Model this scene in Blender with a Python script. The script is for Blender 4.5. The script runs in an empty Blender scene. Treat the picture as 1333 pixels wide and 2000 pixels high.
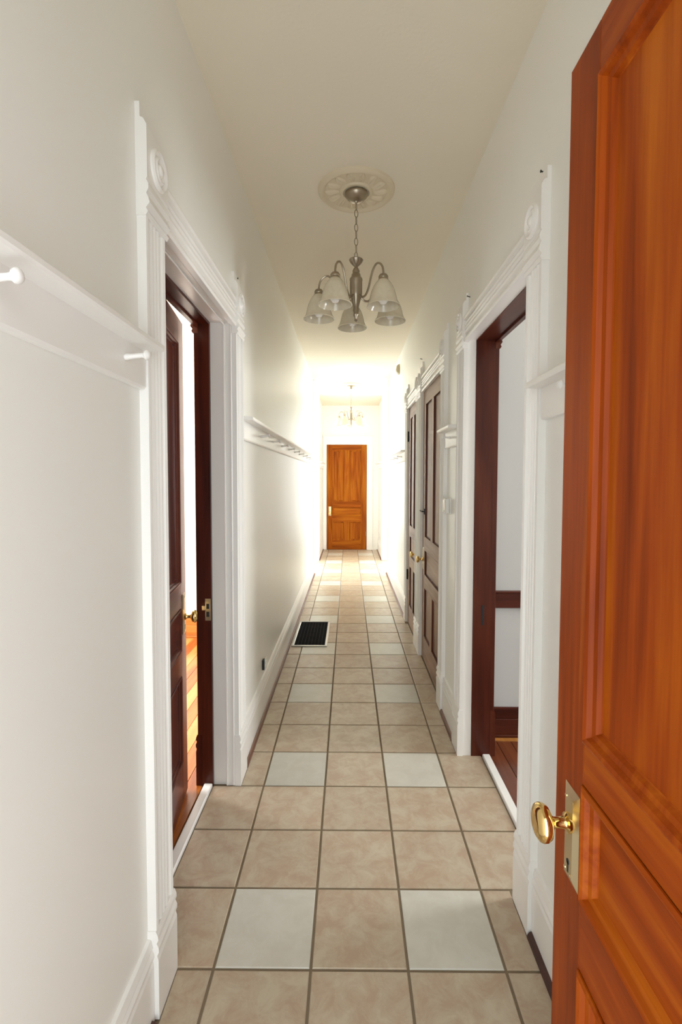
import bpy, bmesh, math, random
from mathutils import Vector, Matrix
random.seed(7)
SC = bpy.context.scene
COL = SC.collection
T = 0.31                                   # floor tile pitch in metres
# ------------------------------------------------------------------ camera
F, PX, PY = 960.969, 675.442, 975.252      # focal length and principal point on 1333 x 2000
PITCH, YAW, ROLL = 0.04342, -0.00631, 0.00253
cam = bpy.data.cameras.new('camera'); co = bpy.data.objects.new('camera', cam); COL.objects.link(co)
fwd = Vector((math.sin(YAW)*math.cos(PITCH), math.cos(YAW)*math.cos(PITCH), -math.sin(PITCH)))
rt = Vector((math.cos(YAW), -math.sin(YAW), 0)); up = rt.cross(fwd)
r2 = math.cos(ROLL)*rt + math.sin(ROLL)*up; u2 = -math.sin(ROLL)*rt + math.cos(ROLL)*up
m = Matrix((r2, u2, -fwd)).transposed().to_4x4(); m.translation = Vector((1.37541*T, -4.81812*T, 5.02459*T))
co.matrix_world = m
cam.sensor_fit = 'VERTICAL'; cam.sensor_height = 36; cam.lens = F/2000*36
cam.shift_x = -(PX-666.5)/2000; cam.shift_y = (PY-1000)/2000
cam.clip_start = 0.02; cam.clip_end = 100
SC.camera = co
SC.view_settings.view_transform = 'Standard'; SC.view_settings.look = 'None'
SC.view_settings.gamma = 1; SC.view_settings.exposure = 0.72
SC.view_settings.use_curve_mapping = False
SC.cycles.max_bounces = 18; SC.cycles.diffuse_bounces = 16; SC.cycles.glossy_bounces = 6; SC.cycles.sample_clamp_indirect = 6
# ------------------------------------------------------------------ daylight
w = bpy.data.worlds.new('overcast_sky'); SC.world = w; w.use_nodes = True
bg = w.node_tree.nodes['Background']; bg.inputs[0].default_value = (0.88, 0.968, .995, 1); bg.inputs[1].default_value = 2.75
def area(name, loc, direction, sx, sy, power=0, color=(1, 1, 1), portal=False):
    l = bpy.data.lights.new(name, 'AREA'); l.shape = 'RECTANGLE'; l.size = sx; l.size_y = sy; l.energy = power; l.color = color
    o = bpy.data.objects.new(name, l); COL.objects.link(o); o.location = loc
    o.rotation_euler = Vector(direction).to_track_quat('-Z', 'Y').to_euler()
    if portal: l.cycles.is_portal = True
    return o
# daylight standing in the window openings of the side rooms and of the cross hall (windows built below)
area('daylight_cross_left', (-0.90, 7.70, 1.60), (.15, -1, -0.05), 0.86, 2.1, 68, (.85, .94, 1))
area('daylight_cross_right', (1.82, 7.78, 1.60), (-.15, -1, -0.05), 0.86, 2.1, 68, (.85, .94, 1))
area('daylight_left_room', (-3.13, 1.6, 1.75), (1, 0, -0.1), 1.6, 1.9, 120, (1, .98, .95))
area('daylight_right_room', (4.13, 0.78, 1.75), (-1, -.05, -0.1), 0.9, 1.8, 45, (.97, .98, 1))
area('front_doorway_portal', (0.37, -1.64, 1.13), (0, 1, 0), 0.88, 2.24, portal=True)

# ------------------------------------------------------------------ materials
def nt(name):
    mt = bpy.data.materials.new(name); mt.use_nodes = True
    return mt, mt.node_tree.nodes, mt.node_tree.links, mt.node_tree.nodes['Principled BSDF']
def simple(name, col, rough=.5, metal=0, coat=0, bump=0, bscale=200, spec=.5, vary=0):
    mt, N, L, b = nt(name)
    b.inputs['Base Color'].default_value = (*col, 1); b.inputs['Roughness'].default_value = rough
    b.inputs['Metallic'].default_value = metal; b.inputs['Coat Weight'].default_value = coat; b.inputs['Coat Roughness'].default_value = .15
    b.inputs['Specular IOR Level'].default_value = spec
    tc = N.new('ShaderNodeTexCoord')
    if vary:
        n = N.new('ShaderNodeTexNoise'); n.inputs['Scale'].default_value = 3; n.inputs['Detail'].default_value = 5
        L.new(tc.outputs['Object'], n.inputs['Vector'])
        mx = N.new('ShaderNodeMixRGB'); mx.inputs[1].default_value = (*[c*(1-vary) for c in col], 1); mx.inputs[2].default_value = (*[min(1, c*(1+vary)) for c in col], 1)
        L.new(n.outputs['Fac'], mx.inputs[0]); L.new(mx.outputs[0], b.inputs['Base Color'])
    if bump:
        n = N.new('ShaderNodeTexNoise'); n.inputs['Scale'].default_value = bscale; n.inputs['Detail'].default_value = 3
        L.new(tc.outputs['Object'], n.inputs['Vector'])
        bp = N.new('ShaderNodeBump'); bp.inputs['Strength'].default_value = bump; bp.inputs['Distance'].default_value = .002
        L.new(n.outputs['Fac'], bp.inputs['Height']); L.new(bp.outputs[0], b.inputs['Normal'])
    return mt
def wood(name, dark, mid, light, axis='z', rough=.3, coat=.4, fine=22, spec=.5):
    """varnished timber, grain running along the given axis of the piece"""
    mt, N, L, b = nt(name)
    tc = N.new('ShaderNodeTexCoord'); oi = N.new('ShaderNodeObjectInfo')
    off = N.new('ShaderNodeVectorMath'); off.operation = 'SCALE'; off.inputs[0].default_value = (37, 23, 51)
    L.new(oi.outputs['Random'], off.inputs['Scale'])
    add = N.new('ShaderNodeVectorMath'); L.new(tc.outputs['Object'], add.inputs[0]); L.new(off.outputs[0], add.inputs[1])
    def noise(scale_along, scale_across, detail, dist=0):
        mp = N.new('ShaderNodeMapping'); s = [scale_across]*3; s['xyz'.index(axis)] = scale_along
        mp.inputs['Scale'].default_value = s; L.new(add.outputs[0], mp.inputs['Vector'])
        n = N.new('ShaderNodeTexNoise'); n.inputs['Scale'].default_value = 1; n.inputs['Detail'].default_value = detail; n.inputs['Distortion'].default_value = dist
        L.new(mp.outputs[0], n.inputs['Vector']); return n
    a = noise(1.1, fine, 6, .6); c = noise(.8, 5, 3, 1.2); d = noise(6, 160, 3)
    s1 = N.new('ShaderNodeMath'); s1.operation = 'MULTIPLY_ADD'; s1.inputs[1].default_value = .45; L.new(a.outputs['Fac'], s1.inputs[0])
    s2 = N.new('ShaderNodeMath'); s2.operation = 'MULTIPLY'; s2.inputs[1].default_value = .45; L.new(c.outputs['Fac'], s2.inputs[0]); L.new(s2.outputs[0], s1.inputs[2])
    s3 = N.new('ShaderNodeMath'); s3.operation = 'MULTIPLY_ADD'; s3.inputs[1].default_value = .12; L.new(d.outputs['Fac'], s3.inputs[0]); L.new(s1.outputs[0], s3.inputs[2])
    r = N.new('ShaderNodeValToRGB'); e = r.color_ramp.elements
    e[0].position = .36; e[0].color = (*dark, 1); e[1].position = .66; e[1].color = (*light, 1)
    x = e.new(.5); x.color = (*mid, 1)
    L.new(s3.outputs[0], r.inputs[0]); L.new(r.outputs[0], b.inputs['Base Color'])
    b.inputs['Roughness'].default_value = rough; b.inputs['Coat Weight'].default_value = coat; b.inputs['Coat Roughness'].default_value = .12; b.inputs['Specular IOR Level'].default_value = spec
    bp = N.new('ShaderNodeBump'); bp.inputs['Strength'].default_value = .12; bp.inputs['Distance'].default_value = .001
    L.new(a.outputs['Fac'], bp.inputs['Height']); L.new(bp.outputs[0], b.inputs['Normal'])
    return mt
def tile_mat(name, base, vein, amount):
    mt, N, L, b = nt(name)
    tc = N.new('ShaderNodeTexCoord'); oi = N.new('ShaderNodeObjectInfo')
    off = N.new('ShaderNodeVectorMath'); off.operation = 'SCALE'; off.inputs[0].default_value = (13, 29, 7); L.new(oi.outputs['Random'], off.inputs['Scale'])
    add = N.new('ShaderNodeVectorMath'); L.new(tc.outputs['Object'], add.inputs[0]); L.new(off.outputs[0], add.inputs[1])
    n1 = N.new('ShaderNodeTexNoise'); n1.inputs['Scale'].default_value = 13; n1.inputs['Detail'].default_value = 9; n1.inputs['Roughness'].default_value = .68; n1.inputs['Distortion'].default_value = .5
    n2 = N.new('ShaderNodeTexNoise'); n2.inputs['Scale'].default_value = 3; n2.inputs['Detail'].default_value = 4
    for n in (n1, n2): L.new(add.outputs[0], n.inputs['Vector'])
    r = N.new('ShaderNodeValToRGB'); r.color_ramp.elements[0].position = .40; r.color_ramp.elements[1].position = .62
    r.color_ramp.elements[0].color = (*vein, 1); r.color_ramp.elements[1].color = (*base, 1)
    L.new(n1.outputs['Fac'], r.inputs[0])
    mx = N.new('ShaderNodeMixRGB'); mx.inputs[0].default_value = amount; mx.inputs[1].default_value = (*base, 1); L.new(r.outputs[0], mx.inputs[2])
    hs = N.new('ShaderNodeHueSaturation'); L.new(mx.outputs[0], hs.inputs['Color'])
    mr = N.new('ShaderNodeMapRange'); mr.inputs[3].default_value = .94; mr.inputs[4].default_value = 1.05; L.new(oi.outputs['Random'], mr.inputs[0]); L.new(mr.outputs[0], hs.inputs['Value'])
    L.new(hs.outputs[0], b.inputs['Base Color'])
    rr = N.new('ShaderNodeMapRange'); rr.inputs[3].default_value = .24; rr.inputs[4].default_value = .4; L.new(n2.outputs['Fac'], rr.inputs[0]); L.new(rr.outputs[0], b.inputs['Roughness'])
    bp = N.new('ShaderNodeBump'); bp.inputs['Strength'].default_value = .08; bp.inputs['Distance'].default_value = .002; L.new(n1.outputs['Fac'], bp.inputs['Height']); L.new(bp.outputs[0], b.inputs['Normal'])
    return mt
M = {}
M['wall'] = simple('white_wall_paint', (.885, .882, .842), .36, bump=.08, bscale=90, vary=.012)
M['ceiling'] = simple('ceiling_plaster', (.82, .755, .635), .9, bump=.35, bscale=60, vary=.02)
M['trim'] = simple('white_gloss_trim', (.885, .87, .84), .28, bump=.05, bscale=40)
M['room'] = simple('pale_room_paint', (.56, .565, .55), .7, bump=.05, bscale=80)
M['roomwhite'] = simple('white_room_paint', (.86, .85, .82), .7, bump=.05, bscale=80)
M['grout'] = simple('brown_grout', (.21, .16, .10), .9, bump=.4, bscale=300)
M['tile'] = tile_mat('beige_stone_tile', (.54, .465, .345), (.42, .29, .20), .75)
M['paletile'] = tile_mat('pale_stone_tile', (.62, .60, .53), (.54, .51, .43), .5)
O3 = ((.13, .017, .0008), (.25, .039, .0015), (.39, .092, .004))
M['oz'] = wood('orange_fir_upright', *O3, 'z', .42, 0, spec=.12); M['ox'] = wood('orange_fir_level', *O3, 'x', .42, 0, spec=.12)
FD = ((.17, .032, .002), (.30, .072, .004), (.44, .15, .009))
M['fz'] = wood('honey_fir_upright', *FD, 'z', .45, 0, spec=.08); M['fx'] = wood('honey_fir_level', *FD, 'x', .45, 0, spec=.08)
B3 = ((.22, .125, .075), (.33, .205, .135), (.43, .29, .20))
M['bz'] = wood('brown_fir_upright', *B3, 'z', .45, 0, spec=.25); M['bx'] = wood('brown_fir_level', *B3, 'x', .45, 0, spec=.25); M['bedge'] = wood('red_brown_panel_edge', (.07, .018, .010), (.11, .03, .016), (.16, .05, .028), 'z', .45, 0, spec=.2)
D3 = ((.035, .006, .003), (.072, .013, .006), (.115, .025, .010))
M['dz'] = wood('dark_fir_upright', *D3, 'z', .34, .12, spec=.22); M['dx'] = wood('dark_fir_level', *D3, 'x', .34, .12, spec=.22); M['dy'] = wood('dark_fir_along', *D3, 'y', .34, .12, spec=.22)
M['shoe'] = wood('brown_shoe_wood', (.10, .04, .025), (.17, .075, .045), (.24, .11, .065), 'y', .5, .1)
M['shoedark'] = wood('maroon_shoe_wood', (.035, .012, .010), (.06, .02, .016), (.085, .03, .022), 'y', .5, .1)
PL = ((.22, .055, .010), (.34, .10, .018), (.44, .16, .035))
M['plank'] = wood('orange_floor_board', *PL, 'y', .25, .1, spec=.35); M['planklight'] = wood('light_floor_board', (.36, .14, .03), (.46, .20, .05), (.54, .27, .08), 'y', .25, .1, spec=.35)
M['plankdark'] = wood('dark_floor_board', (.07, .018, .008), (.13, .035, .014), (.19, .055, .02), 'y', .25, .5)
M['skirt'] = wood('orange_skirting', (.30, .09, .02), (.45, .15, .03), (.55, .21, .05), 'x', .3, .3)
M['brass'] = simple('polished_brass', (.83, .60, .24), .12, 1)
M['platebrass'] = simple('satin_brass_plate', (.72, .62, .40), .28, 1, bump=.1, bscale=30)
M['nickel'] = simple('brushed_nickel', (.40, .34, .26), .34, 1)
M['black'] = simple('black_void', (.012, .012, .012), .6)
M['grille'] = simple('black_grille', (.006, .006, .006), .8, spec=.2)
M['steel'] = simple('silver_frame', (.50, .48, .45), .35, 1)
M['plastic'] = simple('white_plastic', (.82, .81, .77), .35)
M['beige'] = simple('beige_plastic', (.62, .54, .38), .45)
M['medal'] = simple('cream_plaster', (.72, .63, .47), .7, bump=.2, bscale=50)
mt, N, L, b = nt('alabaster_glass'); b.inputs['Base Color'].default_value = (.86, .80, .66, 1); b.inputs['Roughness'].default_value = .18
b.inputs['Transmission Weight'].default_value = .18; b.inputs['Coat Weight'].default_value = .3
n = N.new('ShaderNodeTexNoise'); n.inputs['Scale'].default_value = 14; n.inputs['Distortion'].default_value = 2.5; r = N.new('ShaderNodeValToRGB')
r.color_ramp.elements[0].color = (.70, .62, .45, 1); r.color_ramp.elements[1].color = (.84, .78, .63, 1)
tc = N.new('ShaderNodeTexCoord'); L.new(tc.outputs['Object'], n.inputs['Vector']); L.new(n.outputs['Fac'], r.inputs[0]); L.new(r.outputs[0], b.inputs['Base Color'])
M['glass'] = mt
M['bulb'] = simple('frosted_bulb', (.9, .88, .84), .25)

# ------------------------------------------------------------------ helpers
def tag(o, label=None, cat=None, group=None, kind=None):
    if label: o['label'] = label
    if cat: o['category'] = cat
    if group: o['group'] = group
    if kind: o['kind'] = kind
    return o
def empty(name, loc=(0, 0, 0), rz=0):
    o = bpy.data.objects.new(name, None); COL.objects.link(o); o.location = loc; o.rotation_euler = (0, 0, rz); o.empty_display_size = .1
    return o
def bx(bm, x0, x1, y0, y1, z0, z1, bev=0):
    x0, x1 = sorted((x0, x1)); y0, y1 = sorted((y0, y1)); z0, z1 = sorted((z0, z1))
    r = bmesh.ops.create_cube(bm, size=1); vs = r['verts']
    for v in vs: v.co = Vector(((x0+x1)/2+v.co.x*(x1-x0), (y0+y1)/2+v.co.y*(y1-y0), (z0+z1)/2+v.co.z*(z1-z0)))
    if bev: bmesh.ops.bevel(bm, geom=list({e for v in vs for e in v.link_edges}), offset=bev, segments=1, affect='EDGES')
def prism(bm, pts, fn, a, b):
    """extrude the closed 2D outline pts from a to b; fn(p, q, t) gives the 3D point"""
    va = [bm.verts.new(fn(p, q, a)) for p, q in pts]; vb = [bm.verts.new(fn(p, q, b)) for p, q in pts]; k = len(pts)
    for i in range(k): bm.faces.new((va[i], va[(i+1) % k], vb[(i+1) % k], vb[i]))
    bm.faces.new(va); bm.faces.new(list(reversed(vb)))
def lathe(bm, prof, fn=lambda r, c, s, h: (r*c, r*s, h), seg=24, cap=True):
    """turn the (radius, height) profile about an axis; fn(r, cos, sin, h) gives the 3D point"""
    rings = []
    for r, h in prof:
        rings.append([bm.verts.new(fn(max(r, 1e-4), math.cos(2*math.pi*i/seg), math.sin(2*math.pi*i/seg), h)) for i in range(seg)])
    for A, B in zip(rings, rings[1:]):
        for i in range(seg): bm.faces.new((A[i], A[(i+1) % seg], B[(i+1) % seg], B[i]))
    if cap: bm.faces.new(list(reversed(rings[0]))); bm.faces.new(rings[-1])
def tube(bm, pts, rad, seg=8, closed=False):
    pts = [Vector(p) for p in pts]; k = len(pts); rings = []; n = None
    for i, p in enumerate(pts):
        if closed: t = (pts[(i+1) % k]-pts[i-1]).normalized()
        else: t = (pts[min(i+1, k-1)]-pts[max(i-1, 0)]).normalized()
        if n is None: n = t.orthogonal().normalized()
        n = (n-t*n.dot(t)).normalized(); bb = t.cross(n)
        rings.append([bm.verts.new(p+rad*(math.cos(2*math.pi*j/seg)*n+math.sin(2*math.pi*j/seg)*bb)) for j in range(seg)])
    pr = list(zip(rings, rings[1:])) + ([(rings[-1], rings[0])] if closed else [])
    for A, B in pr:
        for j in range(seg): bm.faces.new((A[j], A[(j+1) % seg], B[(j+1) % seg], B[j]))
    if not closed: bm.faces.new(list(reversed(rings[0]))); bm.faces.new(rings[-1])
def obj(name, bm, mat, parent=None, smooth=False, local=False):
    """one mesh object. World-space mesh is moved so that its origin sits at the base of the piece; with local=True it is in the parent's own frame."""
    bmesh.ops.recalc_face_normals(bm, faces=bm.faces[:])
    me = bpy.data.meshes.new(name); bm.to_mesh(me); bm.free()
    cs = [v.co for v in me.vertices]
    lo = Vector([min(c[i] for c in cs) for i in range(3)]); hi = Vector([max(c[i] for c in cs) for i in range(3)])
    o = Vector(((lo.x+hi.x)/2, (lo.y+hi.y)/2, lo.z)); me.transform(Matrix.Translation(-o))
    me.materials.append(mat)
    if smooth:
        for p in me.polygons: p.use_smooth = True
        try: me.set_sharp_from_angle(angle=math.radians(38))
        except Exception: pass
    ob = bpy.data.objects.new(name, me); COL.objects.link(ob)
    if parent:
        ob.parent = parent
        ob.location = o if local else o - wloc(parent)
    else: ob.location = o
    return ob
def wloc(p):
    v = Vector((0, 0, 0))
    while p: v += p.location; p = p.parent
    return v
def box(name, mat, parent, *c, bev=0, local=False):
    bm = bmesh.new(); bx(bm, *c, bev=bev); return obj(name, bm, mat, parent, local=local)
def copy_tree(o, parent=None):
    c = o.copy(); COL.objects.link(c); c.parent = parent
    for ch in list(o.children): copy_tree(ch, c)
    return c

XL, XR, H, YF = -0.145, 1.07, 3.11, 9.15      # corridor walls, ceiling, end wall
XLB, XRB = -0.31, 1.22                        # the room sides of those walls
Y0 = -1.55                                    # inside of the front wall
LD, RD = (0.0, 0.93), (0.27, 1.21)          # doorways to the side rooms
D4, D5 = (1.875, 2.78), (3.09, 3.80)          # closet doorways
CL, CR = (6.40, 7.72), (6.50, 7.80)           # cross hall mouths
HD = 2.305                                    # door head
S = dict(L=lambda u, w, z: (XL+w, u, z), R=lambda u, w, z: (XR-w, u, z),
         l=lambda u, w, z: (XLB-w, u, z), r=lambda u, w, z: (XRB+w, u, z), F=lambda u, w, z: (u, YF-w, z))

# ------------------------------------------------------------------ floor
fl = box('floor', M['grout'], None, -0.26, 1.18, Y0-.1, YF, -0.12, -0.004)
tag(fl, 'beige square tile floor with dark grout running down the hallway', 'floor', kind='structure')
_tm = {}
def tile(x0, x1, y0, y1, mat):
    g = .0046; lx, ly = round(x1-x0-2*g, 4), round(y1-y0-2*g, 4); k = (lx, ly, mat)
    if k not in _tm:
        bm = bmesh.new(); c = .0025
        A = [bm.verts.new((sx*lx/2, sy*ly/2, -.012)) for sx, sy in ((-1, -1), (1, -1), (1, 1), (-1, 1))]
        B = [bm.verts.new((sx*lx/2, sy*ly/2, -.002)) for sx, sy in ((-1, -1), (1, -1), (1, 1), (-1, 1))]
        C = [bm.verts.new((sx*(lx/2-c), sy*(ly/2-c), 0)) for sx, sy in ((-1, -1), (1, -1), (1, 1), (-1, 1))]
        for P, Q in ((A, B), (B, C)):
            for i in range(4): bm.faces.new((P[i], P[(i+1) % 4], Q[(i+1) % 4], Q[i]))
        bm.faces.new(C)
        me = bpy.data.meshes.new('tile'); bm.to_mesh(me); bm.free(); me.materials.append(M[mat]); _tm[k] = me
    o = bpy.data.objects.new('tile', _tm[k]); COL.objects.link(o); o.parent = fl
    o.location = Vector(((x0+x1)/2, (y0+y1)/2, 0)) - fl.location
for r in range(-5, 30):
    ya, yb = r*T, min((r+1)*T, YF-.001)
    inL, inR = LD[0]+.02 < (ya+yb)/2 < LD[1]+.02, RD[0]-.1 < (ya+yb)/2 < RD[1]
    clo = D4[0] < (ya+yb)/2 < D4[1] or D5[0] < (ya+yb)/2 < D5[1]
    cross = CL[0] < (ya+yb)/2 < CL[1]
    for c, (xa, xb) in enumerate(((-.258 if inL or cross else -.118, 0), (0, T), (T, 2*T), (2*T, 3*T), (3*T, 1.178 if inR or cross else 1.071 if clo else 1.043))):
        tile(xa, xb, ya, yb, 'paletile' if r % 3 == 0 and c in (1, 3) else 'tile')

# ------------------------------------------------------------------ shell
def wall(name, label, boxes, mat):
    bm = bmesh.new()
    for b_ in boxes: bx(bm, *b_)
    return tag(obj(name, bm, mat), label, 'wall', kind='structure')
wall('wall_left', 'white painted left wall of the hallway', [
    (XLB, XL, Y0, LD[0]-.02, -.05, H), (XLB, XL, LD[0]-.02, LD[1]+.02, HD+.02, H), (XLB, XL, LD[1]+.02, CL[0], -.05, H), (XLB, XL, CL[1], YF, -.05, H)], M['wall'])
wall('wall_right', 'white painted right wall of the hallway with the closet doors', [
    (XR, XRB, Y0, RD[0]-.02, -.05, H), (XR, XRB, RD[0]-.02, RD[1]+.02, HD+.02, H), (XR, XRB, RD[1]+.02, D4[0]-.02, -.05, H),
    (XR, XRB, D4[0]-.02, D4[1]+.02, HD+.02, H), (XR, XRB, D4[1]+.02, D5[0]-.02, -.05, H), (XR, XRB, D5[0]-.02, D5[1]+.02, HD+.02, H),
    (XR, XRB, D5[1]+.02, CR[0], -.05, H), (XR, XRB, CR[1], YF, -.05, H), (XRB-.02, XRB, D4[0]-.02, D5[1]+.02, -.05, H)], M['wall'])
wall('wall_end', 'white end wall around the far honey wood door', [(XLB, XRB, YF, YF+.12, -.05, H)], M['wall'])
wall('wall_front', 'front wall around the entrance doorway', [(-3.2, -.07, Y0-.15, Y0, -.05, H), (.815, 4.2, Y0-.15, Y0, -.05, H), (-.07, .815, Y0-.15, Y0, 2.27, H)], M['wall'])
c = box('ceiling', M['ceiling'], None, -3.2, 4.2, Y0-.15, YF+.12, H, H+.1)
tag(c, 'cream plaster ceiling over the hallway', 'ceiling', kind='structure')
# cross hall with a window at each end
wall('wall_cross_near_left', 'white near wall of the left cross hall', [(-3.0, XLB, CL[0]-.12, CL[0], -.05, H)], M['roomwhite'])
wall('wall_cross_near_right', 'white near wall of the right cross hall', [(XRB, 4.0, CR[0]-.12, CR[0], -.05, H)], M['roomwhite'])
def window_bars(n, label, xa, xb, ya, yb, z0, z1):
    """sash frame in a wall opening; the opening is wide along x or along y"""
    e = empty('window_%d' % n, ((xa+xb)/2, (ya+yb)/2, z0)); tag(e, label, 'window', kind='structure')
    alongx = xb-xa > yb-ya; a0, a1 = (xa, xb) if alongx else (ya, yb); m_ = ((ya+yb) if alongx else (xa+xb))/2
    for p0, p1, c_, d_ in ((a0, a0+.05, z0, z1), (a1-.05, a1, z0, z1), (a0+.05, a1-.05, z0, z0+.06), (a0+.05, a1-.05, z1-.05, z1), (a0+.05, a1-.05, (z0+z1)/2-.02, (z0+z1)/2+.02)):
        q = (p0, p1, m_-.02, m_+.02) if alongx else (m_-.02, m_+.02, p0, p1)
        box('window_frame', M['trim'], e, *q, c_, d_)
def holed_wall_x(name, label, x0, x1, y0, y1, wx0, wx1, wz0, wz1, mat, n, wl):
    wall(name, label, [(x0, wx0, y0, y1, -.05, H), (wx1, x1, y0, y1, -.05, H), (wx0, wx1, y0, y1, -.05, wz0), (wx0, wx1, y0, y1, wz1, H)], mat)
    window_bars(n, wl, wx0, wx1, y0, y1, wz0, wz1)
holed_wall_x('wall_cross_far_left', 'white far wall of the left cross hall with a tall window', -3.0, XLB, CL[1], CL[1]+.12, -1.35, -.45, .5, 2.7, M['roomwhite'], 3, 'tall white sash window of the left cross hall')
holed_wall_x('wall_cross_far_right', 'white far wall of the right cross hall with a tall window', XRB, 4.0, CR[1], CR[1]+.12, 1.37, 2.27, .5, 2.7, M['roomwhite'], 4, 'tall white sash window of the right cross hall')
tag(box('floor_cross_left', M['tile'], None, -3.0, -.262, CL[0], CL[1], -.12, -.002), 'tiled floor of the left cross hall', 'floor', kind='structure')
tag(box('floor_cross_right', M['tile'], None, 1.182, 4.0, CR[0], CR[1], -.12, -.002), 'tiled floor of the right cross hall', 'floor', kind='structure')
def end_wall(name, label, x0, x1, ya, yb, wy0, wy1, wz0, wz1, mat, n):
    wall(name, label, [(x0, x1, ya, wy0, -.05, H), (x0, x1, wy1, yb, -.05, H), (x0, x1, wy0, wy1, -.05, wz0), (x0, x1, wy0, wy1, wz1, H)], mat)
    window_bars(n, 'white sash window of the ' + label.split(' of the ')[-1], x0, x1, wy0, wy1, wz0, wz1)
wall('wall_cross_left_end', 'plain white wall closing the left cross hall', [(-3.12, -3.0, CL[0]-.12, CL[1]+.12, -.05, H)], M['roomwhite'])
wall('wall_cross_right_end', 'plain white wall closing the right cross hall', [(4.0, 4.12, CR[0]-.12, CR[1]+.12, -.05, H)], M['roomwhite'])
# side rooms
YLW, YRW = 3.25, 1.43
end_wall('wall_left_room_outer', 'window wall of the left room', -3.32, -3.2, Y0, YLW, .78, 2.42, .78, 2.72, M['roomwhite'], 1)
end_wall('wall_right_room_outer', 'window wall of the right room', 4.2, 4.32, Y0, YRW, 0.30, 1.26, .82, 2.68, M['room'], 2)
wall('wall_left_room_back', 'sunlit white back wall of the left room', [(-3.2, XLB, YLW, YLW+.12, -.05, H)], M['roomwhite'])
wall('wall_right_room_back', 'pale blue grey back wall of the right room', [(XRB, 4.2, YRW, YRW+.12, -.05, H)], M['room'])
def plank_floor(name, label, x0, x1, y0, y1, mats, wd):
    f_ = box(name, M['black'], None, x0, x1, y0, y1, -.12, -.012); tag(f_, label, 'floor', kind='structure')
    x = x0; i = 0; me = None
    while x < x1-.01:
        xe = min(x+wd, x1)
        o = box('plank', M[mats[i % len(mats)]], f_, x+.001, xe-.001, y0, y1, -.012, .0, bev=.0012)
        x = xe; i += 1
    return f_
plank_floor('floor_left_room', 'orange varnished board floor of the left room', -3.2, -.302, Y0, YLW, ['plank', 'planklight', 'plank', 'plank', 'planklight'], .085)
plank_floor('floor_right_room', 'dark red brown board floor of the right room', 1.222, 4.2, Y0, YRW, ['plankdark'], .085)
sk = empty('baseboard_left_room', (-1.7, YLW, 0)); tag(sk, 'tall orange wood baseboard in the left room', 'baseboard', kind='structure')
def skirt(e, x0, x1, y, mat, h=.19):
    for nm, z0, z1, d in (('base_board', 0, h*.62, .022), ('cap_moulding', h*.62, h, .014), ('shoe_moulding', 0, .02, .036)):
        box(nm, mat, e, x0, x1, y-d, y-(.0222 if nm == 'shoe_moulding' else 0), z0, z1, bev=.003)
skirt(sk, -3.2, XLB-.03, YLW, M['skirt'])
sk = empty('baseboard_right_room', (2.7, YRW, 0)); tag(sk, 'dark wood baseboard in the right room', 'baseboard', kind='structure')
skirt(sk, XRB+.03, 4.2, YRW, M['dx'], .18)
box('floor_strip', M['planklight'], sk, XRB+.03, 4.2, YRW-.066, YRW-.038, 0, .006)
rl = empty('trim_9', (2.7, YRW, .83)); tag(rl, 'dark wood chair rail on the pale right room wall', 'chair rail', kind='structure')
box('rail_board', M['dx'], rl, XRB+.001, 4.2, YRW-.018, YRW, .785, .878, bev=.003); box('rail_cap', M['dx'], rl, XRB+.001, 4.2, YRW-.032, YRW, .8785, .888, bev=.002)

# ------------------------------------------------------------------ door casings
CW = .145
PROF = [(0, 0), (0, .021), (.010, .025), (.022, .022), (.028, .009), (.042, .009), (.047, .020), (.055, .0235), (.063, .020), (.0665, .012), (.070, .020), (.0775, .0235), (.085, .020),
        (.0885, .012), (.092, .020), (.100, .0235), (.108, .020), (.113, .009), (.121, .009), (.126, .024), (.136, .027), (.145, .025), (.145, 0)]
def casing_side(e, fn, uin, sgn, mat, ztop, plinth=True):
    """one upright: plinth block, fluted casing, corner block with bullseye; uin = inner edge, sgn = direction away from the opening"""
    U = lambda p: uin + sgn*p
    bm = bmesh.new(); prism(bm, PROF, lambda p, q, t: fn(U(p), q, t), .262, ztop-.045); obj('casing', bm, mat, e)
    # plinth block with a moulded top, outline taken across its thickness
    bm = bmesh.new(); out = [(0, 0), (.031, 0), (.031, .175), (.027, .190), (.032, .200), (.032, .212), (.026, .226), (.031, .236), (.030, .247), (.024, .262), (0, .262)]
    prism(bm, out, lambda p, q, t: fn(U(t), p, q), -.003, CW+.003); obj('plinth_block', bm, mat, e)
    z = ztop-.045
    bm = bmesh.new(); out = [(0, 0), (.026, 0), (.032, .010), (.027, .020), (.037, .034), (.033, .048), (.028, .058), (.034, .070), (.034, .082), (.028, .094), (.031, .100), (.031, .236), (.022, .252), (.013, .256), (.013, .295), (0, .295)]
    prism(bm, out, lambda p, q, t: fn(U(t), p, z+q), -.004, CW+.004); cb = obj('corner_block', bm, mat, e)
    bm = bmesh.new(); c0 = z+.158
    lathe(bm, [(.054, .029), (.054, .036), (.048, .041), (.042, .037), (.040, .0335), (.036, .0335), (.034, .038), (.029, .042), (.024, .037), (.022, .0335), (.018, .0335), (.016, .040), (.010, .045), (0.001, .046)],
          lambda r, c_, s_, h: fn(U(CW/2)+r*c_, h, c0+r*s_), 28); obj('rosette', bm, mat, cb, smooth=True)
def header(e, fn, ua, ub, mat, z0, hgt=.135):
    bm = bmesh.new(); k = hgt/CW
    prism(bm, PROF, lambda p, q, t: fn(t, q, z0+p*k), ua, ub); obj('head_casing', bm, mat, e)
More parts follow.
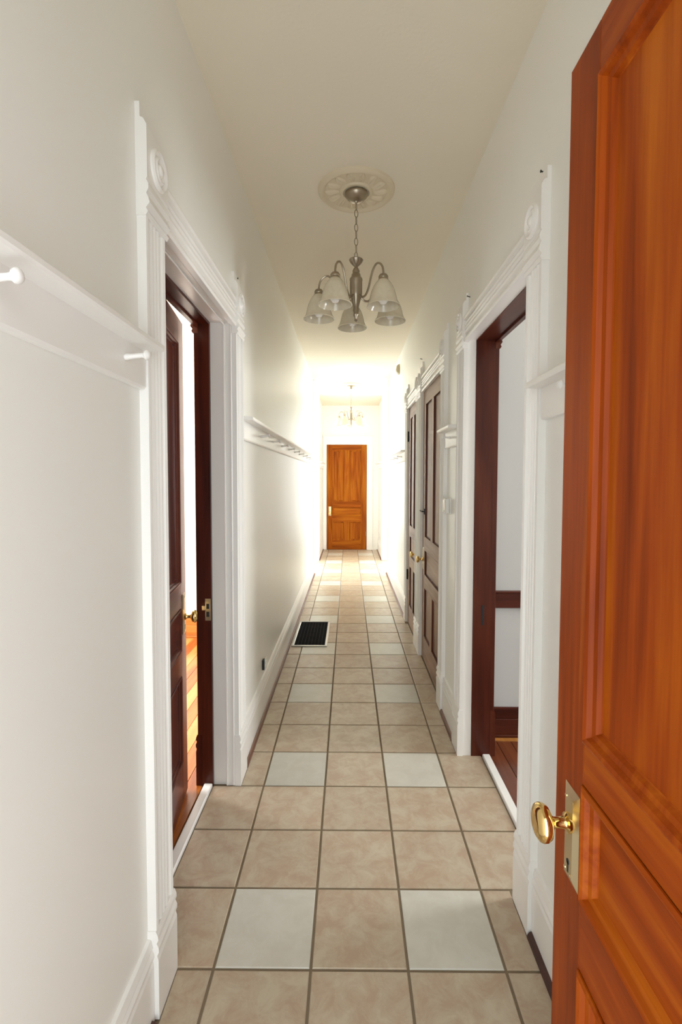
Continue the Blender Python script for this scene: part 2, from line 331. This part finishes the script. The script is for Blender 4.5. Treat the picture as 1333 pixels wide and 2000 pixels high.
def doorway(n, label, side, u0, u1, mat, ztop=HD, near=True, far=True):
    fn = S[side]; e = empty('trim_%d' % n, fn((u0+u1)/2, 0, 0)); tag(e, label, 'door casing', kind='structure')
    if near: casing_side(e, fn, u0, -1, mat, ztop)
    if far: casing_side(e, fn, u1, 1, mat, ztop)
    header(e, fn, u0-.001, u1+.001, mat, ztop-.012)
    return e
tl = doorway(1, 'white fluted casing with bullseye blocks around the doorway with the dark ajar door', 'L', *LD, M['trim'])
tr = doorway(2, 'white fluted casing with bullseye blocks around the open doorway to the pale room', 'R', *RD, M['trim'])
t4 = doorway(3, 'white fluted casing around the closet door next to the thermostat', 'R', *D4, M['trim'])
t5 = doorway(4, 'white fluted casing around the narrower closet door with black hinges', 'R', *D5, M['trim'])
td = doorway(5, 'dark stained casing on the room side of the ajar dark door', 'l', *LD, M['dz'])
te = doorway(6, 'dark stained casing on the pale room side of the right doorway', 'r', *RD, M['dz'])
# linings of the openings: painted part and dark stained part
def lining(e, xa, xb, u0, u1, mat, matx, inset, zt):
    box('jamb', mat, e, xa, xb, u0-.02, u0+inset, -.01, zt+.02); box('jamb', mat, e, xa, xb, u1-inset, u1+.02, -.01, zt+.02)
    box('head_jamb', matx, e, xa, xb, u0+inset, u1-inset, zt-inset*.5, zt+.02)
lining(tl, -.183, XL-.0005, *LD, M['trim'], M['trim'], -.007, HD)
lining(tl, -.256, -.1835, *LD, M['trim'], M['trim'], -.016, HD+.003)
lining(td, XLB+.0005, -.2565, *LD, M['dz'], M['dy'], .002, HD)
lining(tr, XR+.0005, 1.117, *RD, M['trim'], M['trim'], -.004, HD)
lining(te, 1.1175, XRB-.0005, *RD, M['dz'], M['dy'], .002, HD)
lining(t4, XR+.0005, XRB-.021, *D4, M['trim'], M['trim'], -.002, HD)
lining(t5, XR+.0005, XRB-.021, *D5, M['trim'], M['trim'], -.002, HD)
for xb_ in (-.183, -.150):                     # slim vertical beads on the painted lining
    for yb_ in ((LD[0]-.010, LD[0]+.004), (LD[1]-.004, LD[1]+.010)): box('lining_bead', M['trim'], tl, xb_-.005, xb_+.004, *yb_, 0, HD-.002, bev=.0025)
    box('lining_bead', M['trim'], tl, xb_-.005, xb_+.004, LD[0]+.005, LD[1]-.005, HD-.006, HD+.006, bev=.0025)
box('threshold', M['trim'], tl, -.300, -.2585, LD[0]+.003, LD[1]-.003, -.012, .014, bev=.004)
box('threshold', M['trim'], tr, 1.179, 1.2205, RD[0]+.003, RD[1]-.003, -.012, .014, bev=.004)
# strike plates let into the dark jambs
jl = [o for o in td.children if o.name.startswith('jamb')][-1]; jr = [o for o in te.children if o.name.startswith('jamb')][-1]
def strike(par, x0, x1, y, z, mat):
    s_ = box('strike_plate', mat, par, x0, x1, y-.0025, y, z-.055, z+.055, bev=.0008); 
    tag(s_, 'small metal strike plate with two slots')
    return s_
sp = strike(jl, -.287, -.260, LD[1]-.002, .90, M['platebrass']); sp['label'] = 'brass strike plate with two dark slots'
strike(jr, 1.165, 1.178, RD[1]-.002, .80, M['black'])
bm = bmesh.new(); bx(bm, -.281, -.267, .924, .9256, .905, .93); bx(bm, -.281, -.267, .924, .9256, .865, .89); o = obj('strike_plate_slot', bm, M['black'], jl)
box('latch_lip', M['platebrass'], jl, -.302, -.287, LD[1]-.010, LD[1]-.002, .898, .92, bev=.002)

# ------------------------------------------------------------------ baseboards
BB = [(0, 0), (.018, 0), (.018, .165), (.014, .178), (.019, .186), (.019, .196), (.013, .208), (.016, .216), (.010, .238), (0, .240)]
def baseboard(name, label, fn, ua, ub, shoe, sa=None, sb=None):
    bm = bmesh.new(); prism(bm, BB, lambda p, q, t: fn(t, p, q), ua, ub); o = obj(name, bm, M['trim']); tag(o, label, 'baseboard', kind='structure')
    bm = bmesh.new(); prism(bm, [(.0182, .0005), (.034, .0005), (.033, .010), (.027, .019), (.0182, .022)], lambda p, q, t: fn(t, p, q), sa if sa is not None else ua, sb if sb is not None else ub)
    s_ = obj('shoe_moulding', bm, shoe, o); s_['label'] = 'brown wood shoe strip along the floor'
cz = CW+.004
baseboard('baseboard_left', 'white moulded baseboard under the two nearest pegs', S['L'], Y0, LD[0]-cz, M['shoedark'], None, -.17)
baseboard('baseboard_left', 'long white moulded baseboard behind the black floor grate', S['L'], LD[1]+cz, CL[0], M['shoe'])
baseboard('baseboard_left', 'white baseboard left of the far honey wood door', S['L'], CL[1], YF-.03, M['shoe'])
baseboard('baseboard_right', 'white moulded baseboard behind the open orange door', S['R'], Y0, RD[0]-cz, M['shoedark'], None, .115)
baseboard('baseboard_right', 'short white baseboard under the thermostat', S['R'], RD[1]+cz, D4[0]-cz, M['shoe'])
baseboard('baseboard_right', 'white baseboard beyond the closet doors', S['R'], D5[1]+cz, CR[0], M['shoe'])
baseboard('baseboard_right', 'white baseboard right of the far honey wood door', S['R'], CR[1], YF-.03, M['shoe'])

# ------------------------------------------------------------------ doors
def panel_frame(bm, x0, x1, z0, z1, prof, yface, sgn):
    rows = []
    for ins, dep in prof:
        y = yface+sgn*dep
        rows.append([bm.verts.new(p) for p in ((x0+ins, y, z0+ins), (x1-ins, y, z0+ins), (x1-ins, y, z1-ins), (x0+ins, y, z1-ins))])
    for A, B in zip(rows, rows[1:]):
        for i in range(4): bm.faces.new((A[i], A[(i+1) % 4], B[(i+1) % 4], B[i]))
MOULD = [(0, 0), (0, -.003), (.006, -.006), (.012, -.003), (.016, .004), (.024, .006), (.028, .012), (.030, .0135)]
PLAIN = [(0, 0), (.001, .013), (.010, .0132), (.012, .0135)]
def door(name, label, loc, rz, Wd, Ht, mz, mx, lay, th=.04, mould=MOULD, mm=None):
    """five panel door in its own frame: x from hinge to free edge, front face at y = 0, back at y = th"""
    e = empty(name, loc, rz); tag(e, label, 'door', kind='structure')
    st, ps, mun = lay['stile'], lay['rows'], lay['mullion']
    z0 = .008; zs = [(Ht*(1-a), Ht*(1-b)) for a, b in ps]        # (top, bottom) of each panel row
    P = lambda n_, m_, *c_: box(n_, m_, e, *c_, bev=.0012, local=True)
    P('stile', mz, 0, st, 0, th, z0, Ht); P('stile', mz, Wd-st, Wd, 0, th, z0, Ht)
    ed = [Ht] + [v for t_, b_ in zs for v in (t_, b_)] + [z0]
    for k in range(0, len(ed), 2): P('rail', mx, st, Wd-st, 0, th, ed[k+1], ed[k])
    for k, (t_, b_) in enumerate(zs):
        if k == 1: cells = [(st, Wd-st)]
        else:
            P('mullion', mz, Wd/2-mun/2, Wd/2+mun/2, 0, th, b_, t_); cells = [(st, Wd/2-mun/2), (Wd/2+mun/2, Wd-st)]
        for xa, xb in cells:
            P('panel', mx if k == 1 else mz, xa, xb, .0135, th-.0135, b_, t_)
            bm = bmesh.new(); panel_frame(bm, xa, xb, b_, t_, mould, 0, 1); panel_frame(bm, xa, xb, b_, t_, mould, th, -1)
            obj('moulding', bm, mm or (mx if k == 1 else mz), e, local=True)
    return e
def knobset(e, x, z, zlock, th, sides, plate=(.056, .215), kmat='brass', pmat='platebrass'):
    """escutcheon plate with bevelled rim, keyhole, screws and a round knob on a shank, on the given faces"""
    for s_ in sides:
        yf = 0 if s_ < 0 else th; Yp = lambda d: yf+s_*d
        pw, ph = plate; bm = bmesh.new(); zc = zlock
        A = [(-pw/2, -ph/2), (pw/2, -ph/2), (pw/2, ph/2), (-pw/2, ph/2)]; k = .013
        lo_ = [bm.verts.new((x+a, Yp(.0005), zc+b_)) for a, b_ in A]
        hi_ = [bm.verts.new((x+a*(1-2*k/pw), Yp(.006), zc+b_*(1-2*k/ph))) for a, b_ in A]
        for i in range(4): bm.faces.new((lo_[i], lo_[(i+1) % 4], hi_[(i+1) % 4], hi_[i]))
        bm.faces.new(hi_); bm.faces.new(list(reversed(lo_)))
        pl = obj('lock_plate', bm, M[pmat], e, local=True); pl['label'] = 'brass lock plate with keyhole'
        off = pl.location; zk = zc-ph*.28
        bm = bmesh.new(); lathe(bm, [(.0048, 0), (.0048, .0006)], lambda r, c_, s2, h: (x+r*c_-off.x, Yp(.006+h)-off.y, zk+r*s2-off.z), 12); bx(bm, x-.0022-off.x, x+.0022-off.x, Yp(.006)-off.y, Yp(.0066)-off.y, zk-.018-off.z, zk-off.z)
        obj('keyhole', bm, M['black'], pl, local=True)
        for sx, sz in ((-1, 1), (1, 1), (-1, -1), (1, -1)):
            bm = bmesh.new(); lathe(bm, [(.003, 0), (.003, .0008), (.001, .0016)], lambda r, c_, s2, h: (x+sx*(pw/2-.015)+r*c_-off.x, Yp(.006+h)-off.y, zc+sz*(ph/2-.018)+r*s2-off.z), 8)
            obj('screw', bm, M[pmat], pl, local=True)
        bm = bmesh.new()
        lathe(bm, [(.016, .0062), (.016, .010), (.010, .013), (.0085, .020), (.0085, .030), (.011, .034), (.018, .037), (.026, .041), (.0295, .047), (.030, .052), (.028, .057), (.022, .061), (.014, .0635), (.008, .063), (.002, .0628)],
              lambda r, c_, s2, h: (x+r*c_, Yp(h), z+r*s2), 32)
        kb = obj('knob', bm, M[kmat], e, smooth=True, local=True); kb['label'] = 'round polished brass knob'
LAY = dict(stile=.118, mullion=.10, rows=((.051, .537), (.588, .677), (.728, .908)))
# the open entrance door, folded back beside the camera: hinge at the front wall, face towards the hall (-x)
BIG = dict(stile=.098, mullion=.10, rows=((.0355, .491), (.522, .607), (.658, .905)))
d = door('door_1', 'open orange varnished wood entrance door with brass knob and plate', (.80, -1.508, 0), math.pi/2, .876, 2.241, M['oz'], M['ox'], BIG)
# local +x runs along world +y, local y runs along world -x; front face for the hall is at local y = th
d.location.x = .84
knobset(d, 0.876-.065, .986, .964, .04, (1,), plate=(.052, .160))
# the ajar dark door of the left room
th_l = math.atan2(.853, -.112)
d = door('door_2', 'dark brown panelled door standing slightly ajar into the left room', (-.2585, .033, 0.006), th_l, .86, 2.285, M['dz'], M['dx'], LAY)
knobset(d, .86-.052, .885, .90, .04, (-1,), plate=(.05, .20))
# closet doors, faces towards the hall (-x)
d = door('door_3', 'closed brown panelled closet door next to the thermostat', (XR+.042, D4[0]+.004, 0), math.pi/2, D4[1]-D4[0]-.008, HD-.012, M['bz'], M['bx'], LAY, mould=PLAIN, mm=M['bedge'])
knobset(d, D4[1]-D4[0]-.008-.055, .86, .87, .04, (1,), plate=(.05, .19))
bm = bmesh.new(); tube(bm, [(.80, .041, 1.275), (.80, .062, 1.275), (.845, .066, 1.275), (.885, .066, 1.277)], .006, 8); bx(bm, .785, .815, .0405, .046, 1.25, 1.30)
o = obj('hook_latch', bm, M['black'], d, local=True); o['label'] = 'small black hook latch'
d = door('door_4', 'closed narrower brown closet door with black hinges', (XR+.042, D5[0]+.004, 0), math.pi/2, D5[1]-D5[0]-.008, HD-.012, M['bz'], M['bx'], LAY, mould=PLAIN, mm=M['bedge'])
knobset(d, .055, .835, .86, .04, (1,), plate=(.04, .02))
for z in (.52, 2.0):
    box('hinge', M['black'], d, D5[1]-D5[0]-.022, D5[1]-D5[0]-.004, .0405, .056, z-.055, z+.055, bev=.003, local=True)
# far door and its flat casing
FX0, FX1, FH = -.045, .813, 2.268
d = door('door_5', 'closed honey coloured panelled door at the end of the hallway', (FX1, YF-.034, 0), math.pi, FX1-FX0, FH, M['fz'], M['fx'], LAY)
# local x runs along world -x, front (hall side) is local y = th
d.location.y = YF-.002
knobset(d, FX1-FX0-.065, .80, .84, .04, (1,), plate=(.055, .20))
box('hinge', M['nickel'], d, -.004, .010, .041, .050, .30, .40, local=True)
e = empty('trim_7', ((FX0+FX1)/2, YF, 0)); tag(e, 'flat white casing around the honey wood door', 'door casing', kind='structure')
for xa, xb in ((XL+.02, FX0-.003), (FX1+.003, .945)): box('casing', M['trim'], e, xa, xb, YF-.028, YF, 0, FH+.004, bev=.003)
box('head_casing', M['trim'], e, XL+.02, .945, YF-.030, YF, FH+.0045, FH+.19, bev=.004); box('head_cap', M['trim'], e, XL+.012, .96, YF-.042, YF, FH+.1905, FH+.215, bev=.004)
# casings at the mouths of the cross hall
for n_, fn, u, lb in ((8, S['L'], CL[0]-.06, 'at the end of the long peg rail above the floor grate'), (10, S['L'], CL[1], 'on the far left corner of the cross hall'),
                     (11, S['R'], CR[0]-.06, 'at the end of the wall beyond the closet doors'), (12, S['R'], CR[1], 'on the far right corner of the cross hall')):
    bm = bmesh.new(); prism(bm, [(0, .0), (0, .020), (.01, .026), (.05, .026), (.06, .02), (.06, 0)], lambda p, q, t: fn(u+p, q, t), .242, H-.001)
    tag(obj('trim_%d' % n_, bm, M['trim']), 'white upright corner board ' + lb, 'corner trim', kind='structure')

# ------------------------------------------------------------------ peg rails
def peg_rail(label, fn, ua, ub, zs, pegs, dep=.072):
    e = empty('peg_rail', fn((ua+ub)/2, 0, zs-.12)); tag(e, label, 'peg rail', 'white peg rails along the hallway')
    bm = bmesh.new(); out = [(0.0003, 0), (.015, 0), (.019, .006), (.019, .1), (0.0003, .1)]
    prism(bm, out, lambda p, q, t: fn(t, p, zs-.119+q), ua, ub); obj('back_board', bm, M['trim'], e)
    bm = bmesh.new(); out = [(0.0003, 0), (dep-.004, 0), (dep, .005), (dep, .015), (dep-.005, .019), (0.0003, .019)]
    prism(bm, out, lambda p, q, t: fn(t, p, zs-.019+q), ua, ub); obj('shelf', bm, M['trim'], e)
    for u in pegs:
        bm = bmesh.new(); pr = [(.0075, .0192), (.0085, .024), (.0065, .034), (.006, .060), (.0075, .066), (.0115, .069), (.0125, .073), (.010, .078), (.004, .081)]
        lathe(bm, pr, lambda r, c_, s_, h: fn(u+r*c_, h, zs-.062+r*s_+(h-.02)*.10), 14); obj('peg', bm, M['trim'], e, smooth=True)
peg_rail('white peg rail with two pegs butting the casing of the ajar dark door', S['L'], Y0, LD[0]-cz, 1.916, [-.745, -.270])
peg_rail('long white peg rail above the floor grate', S['L'], LD[1]+cz, CL[0]-.062, 1.878, [1.61+.47*k for k in range(10)])
peg_rail('white peg rail between the open orange door and the pale room doorway', S['R'], Y0, RD[0]-cz, 1.868, [-1.09, -.62, -.15])
peg_rail('short white peg rail above the thermostat', S['R'], RD[1]+cz, D4[0]-cz, 1.868, [1.555])
peg_rail('white peg rail beyond the closet doors', S['R'], D5[1]+cz, CR[0]-.062, 1.868, [4.3+.47*k for k in range(5)])
peg_rail('short white peg rail left of the honey wood door', S['L'], CL[1]+.062, YF-.045, 1.868, [8.0, 8.5])
peg_rail('short white peg rail right of the honey wood door', S['R'], CR[1]+.062, YF-.045, 1.868, [8.1, 8.6])

# ------------------------------------------------------------------ chandeliers and ceiling medallions
def medallion(label, x, y):
    e = empty('ceiling_medallion', (x, y, H)); tag(e, label, 'ceiling medallion', 'plaster medallions on the ceiling')
    bm = bmesh.new(); lathe(bm, [(.207, -.0005), (.205, -.012), (.196, -.020), (.184, -.022), (.174, -.016), (.168, -.009), (.09, -.012), (.084, -.020), (.072, -.020), (.066, -.012), (.001, -.012)], lambda r, c_, s_, h: (x+r*c_, y+r*s_, H+h), 56)
    obj('disc', bm, M['medal'], e, smooth=True)
    for k in range(14):
        a = 2*math.pi*k/14; bm = bmesh.new(); R = Matrix.Rotation(a, 3, 'Z')
        rows = []
        for t_, wd, hh in ((0, .008, .010), (.2, .013, .020), (.45, .019, .024), (.7, .021, .024), (.88, .014, .021), (1, .003, .012)):
            rr = .086+.082*t_; curl = .006*math.sin(t_*6)
            rows.append([bm.verts.new(Vector((x, y, H))+R @ Vector((rr, o_*wd+curl, -h_))) for o_, h_ in ((-1, .009), (-.5, hh*.85), (0, hh*.62), (.5, hh*.85), (1, .009))])
        for A, B in zip(rows, rows[1:]):
            for i in range(4): bm.faces.new((A[i], A[i+1], B[i+1], B[i]))
        obj('leaf', bm, M['medal'], e, smooth=True)
def chandelier(x, y):
    e = empty('chandelier', (x, y, 2.40)); P3 = lambda r, c_, s_, h: (x+r*c_, y+r*s_, h)
    def turn(name, prof, mat, par=e, seg=24): bm = bmesh.new(); lathe(bm, prof, P3, seg); return obj(name, bm, mat, par, smooth=True)
    turn('canopy', [(.062, H-.0205), (.062, H-.028), (.058, H-.036), (.046, H-.050), (.028, H-.060), (.012, H-.064), (.008, H-.070), (.001, H-.071)], M['nickel'])
    zt, zb, n = H-.069, 2.742, 8; pitch = (zt-zb)/n
    for k in range(n):
        zc = zt-pitch*(k+.5); hl = pitch*.5+.003; pts = []
        for i in range(14):
            a = 2*math.pi*i/14; p, q = .0088*math.sin(a), (hl-.001)*math.cos(a)
            pts.append((x+(p if k % 2 else p*.35), y+(p*.35 if k % 2 else p), zc+q))
        bm = bmesh.new(); tube(bm, pts, .0022, 6, True); obj('chain_link', bm, M['nickel'], e, smooth=True)
    turn('dish', [(.003, 2.741), (.012, 2.738), (.036, 2.742), (.039, 2.738), (.030, 2.722), (.016, 2.708), (.008, 2.700), (.008, 2.694)], M['nickel'])
    turn('body', [(.008, 2.700), (.014, 2.692), (.020, 2.680), (.018, 2.668), (.024, 2.662), (.026, 2.650), (.034, 2.640), (.036, 2.632), (.034, 2.626), (.034, 2.560), (.031, 2.548), (.026, 2.530), (.018, 2.500), (.015, 2.480), (.018, 2.470), (.013, 2.455), (.016, 2.446), (.010, 2.434), (.006, 2.424), (.009, 2.416), (.001, 2.408)], M['nickel'])
    for k in range(5):
        a = math.radians(95+72*k); ca, sa = math.cos(a), math.sin(a); Q = lambda r, z: (x+r*ca, y+r*sa, z)
        ctrl = [(.030, 2.545), (.052, 2.528), (.078, 2.532), (.100, 2.562), (.115, 2.605), (.133, 2.645), (.158, 2.668), (.184, 2.662), (.203, 2.640), (.21, 2.612), (.21, 2.595)]
        pts = []
        for i in range(len(ctrl)-1):
            p0, p1, p2, p3 = ctrl[max(i-1, 0)], ctrl[i], ctrl[i+1], ctrl[min(i+2, len(ctrl)-1)]
            for s_ in range(4):
                t_ = s_/4; h_ = [.5*(2*p1[j]+(p2[j]-p0[j])*t_+(2*p0[j]-5*p1[j]+4*p2[j]-p3[j])*t_*t_+(3*p1[j]-p0[j]-3*p2[j]+p3[j])*t_**3) for j in (0, 1)]
                pts.append(Q(*h_))
        pts.append(Q(*ctrl[-1]))
        bm = bmesh.new(); tube(bm, pts, .0056, 8); obj('arm', bm, M['nickel'], e, smooth=True)
        cx, cy = x+.21*ca, y+.21*sa; L3 = lambda r, c_, s_, h: (cx+r*c_, cy+r*s_, h)
        bm = bmesh.new(); lathe(bm, [(.008, 2.602), (.018, 2.598), (.024, 2.590), (.026, 2.584), (.024, 2.578), (.027, 2.572), (.029, 2.562), (.027, 2.558)], L3, 20); obj('shade_holder', bm, M['nickel'], e, smooth=True)
        outp = [(.028, 2.568), (.037, 2.558), (.050, 2.538), (.060, 2.515), (.067, 2.490), (.0715, 2.470), (.0775, 2.454), (.087, 2.440)]
        inp = [(r_-.004, z_-.001) for r_, z_ in reversed(outp)]
        bm = bmesh.new(); lathe(bm, outp+[(.0865, 2.437), (.084, 2.4365)]+inp, L3, 32, cap=False); sh = obj('shade', bm, M['glass'], e, smooth=True); sh['label'] = 'bell shaped alabaster glass shade'
        bm = bmesh.new(); lathe(bm, [(.012, 2.556), (.012, 2.535), (.014, 2.530), (.024, 2.505), (.029, 2.485), (.026, 2.464), (.016, 2.452), (.002, 2.449)], L3, 16); obj('bulb', bm, M['bulb'], sh, smooth=True)
    return e
CX, CY1, CY2 = .463, 1.23, 6.80
medallion('round cream plaster medallion over the chandelier between the two side doorways', CX, CY1); medallion('round cream plaster medallion over the chandelier near the honey wood door', CX, CY2)
c1 = chandelier(CX, CY1); tag(c1, 'nickel chandelier with five glass bell shades between the two side doorways', 'chandelier', 'five-shade chandeliers')
c2 = copy_tree(c1); c2.location = (CX, CY2, 2.40); c2['label'] = 'nickel chandelier with five glass bell shades near the honey wood door'

# ------------------------------------------------------------------ small fittings
e = empty('floor_grate', (.065, 3.37, 0)); tag(e, 'black metal floor grate with silver frame beside the left baseboard', 'floor grate')
gx0, gx1, gy0, gy1 = -.100, .230, 2.978, 3.762
for a_ in ((gx0, gx1, gy0, gy0+.022), (gx0, gx1, gy1-.022, gy1), (gx0, gx0+.022, gy0+.0225, gy1-.0225), (gx1-.022, gx1, gy0+.0225, gy1-.0225)):
    box('frame_bar', M['steel'], e, *a_, .0005, .011, bev=.003)
box('back_plate', M['black'], e, gx0+.0222, gx1-.0222, gy0+.0222, gy1-.0222, .0005, .002)
bm = bmesh.new(); k = 44
for i in range(k):
    yy = gy0+.0225+(gy1-gy0-.045)*(i+.5)/k; bx(bm, gx0+.0225, gx1-.0225, yy-.003, yy+.003, .0022, .008)
for i in range(1, 9):
    xx = gx0+.0225+(gx1-gx0-.045)*i/9; bx(bm, xx-.002, xx+.002, gy0+.0225, gy1-.0225, .0022, .0085)
o = obj('grille', bm, M['grille'], e); o['kind'] = 'stuff'; o['label'] = 'fine black metal grille'
e = empty('thermostat', (XR, 1.645, 1.33)); tag(e, 'small white thermostat box on the wall beside the closet door', 'thermostat')
box('back_plate', M['plastic'], e, XR-.008, XR-.0003, 1.595, 1.695, 1.33, 1.435, bev=.002); box('housing', M['plastic'], e, XR-.036, XR-.0085, 1.602, 1.688, 1.336, 1.429, bev=.004)
box('dial_window', M['bulb'], e, XR-.0375, XR-.0365, 1.615, 1.675, 1.375, 1.415); box('lever', M['nickel'], e, XR-.040, XR-.0365, 1.625, 1.64, 1.345, 1.352)
e = empty('motion_sensor', (XR, 4.85, 2.88)); tag(e, 'small beige motion sensor high on the wall above the closet doors', 'sensor')
bm = bmesh.new(); prism(bm, [(0.0003, 0), (.03, .012), (.045, .05), (.04, .10), (.02, .118), (0.0003, .12)], lambda p, q, t: (XR-p, t, 2.88+q), 4.815, 4.885); obj('housing', bm, M['beige'], e)
bm = bmesh.new(); lathe(bm, [(.022, .036), (.020, .046), (.012, .052), (.001, .054)], lambda r, c_, s_, h: (XR-h, 4.85+r*c_, 2.925+r*s_), 16); obj('lens', bm, M['plastic'], e, smooth=True)
e = empty('wall_outlet', (XL, 1.73, .26)); tag(e, 'loose white outlet plate over a black box low on the left wall', 'outlet')
box('outlet_box', M['black'], e, XL+.0003, XL+.016, 1.705, 1.745, .285, .350, bev=.002); box('cover_plate', M['plastic'], e, XL+.0165, XL+.022, 1.712, 1.762, .279, .356, bev=.002)
for z in (.302, .332): box('socket', M['plastic'], e, XL+.0222, XL+.025, 1.722, 1.746, z-.010, z+.010, bev=.003)
def nail(label, fn, u, z):
    e = empty('wall_nail', fn(u, 0, z)); tag(e, label, 'nail', 'old nails left in the walls')
    bm = bmesh.new(); lathe(bm, [(.0025, .0003), (.0025, .014), (.0045, .0145), (.0045, .017)], lambda r, c_, s_, h: fn(u+r*c_, h, z+r*s_+h*.3), 8); obj('shank', bm, M['black'], e)
nail('small dark nail above the far corner block beside the ajar dark door', S['L'], 1.0, 2.545)
nail('small dark nail above the near corner block of the pale room doorway', S['R'], .17, 2.56)
nail('small dark nail above the far corner block of the pale room doorway', S['R'], 1.17, 2.52)
nail('small dark nail above the corner block between the two closet doors', S['R'], 2.88, 2.60)
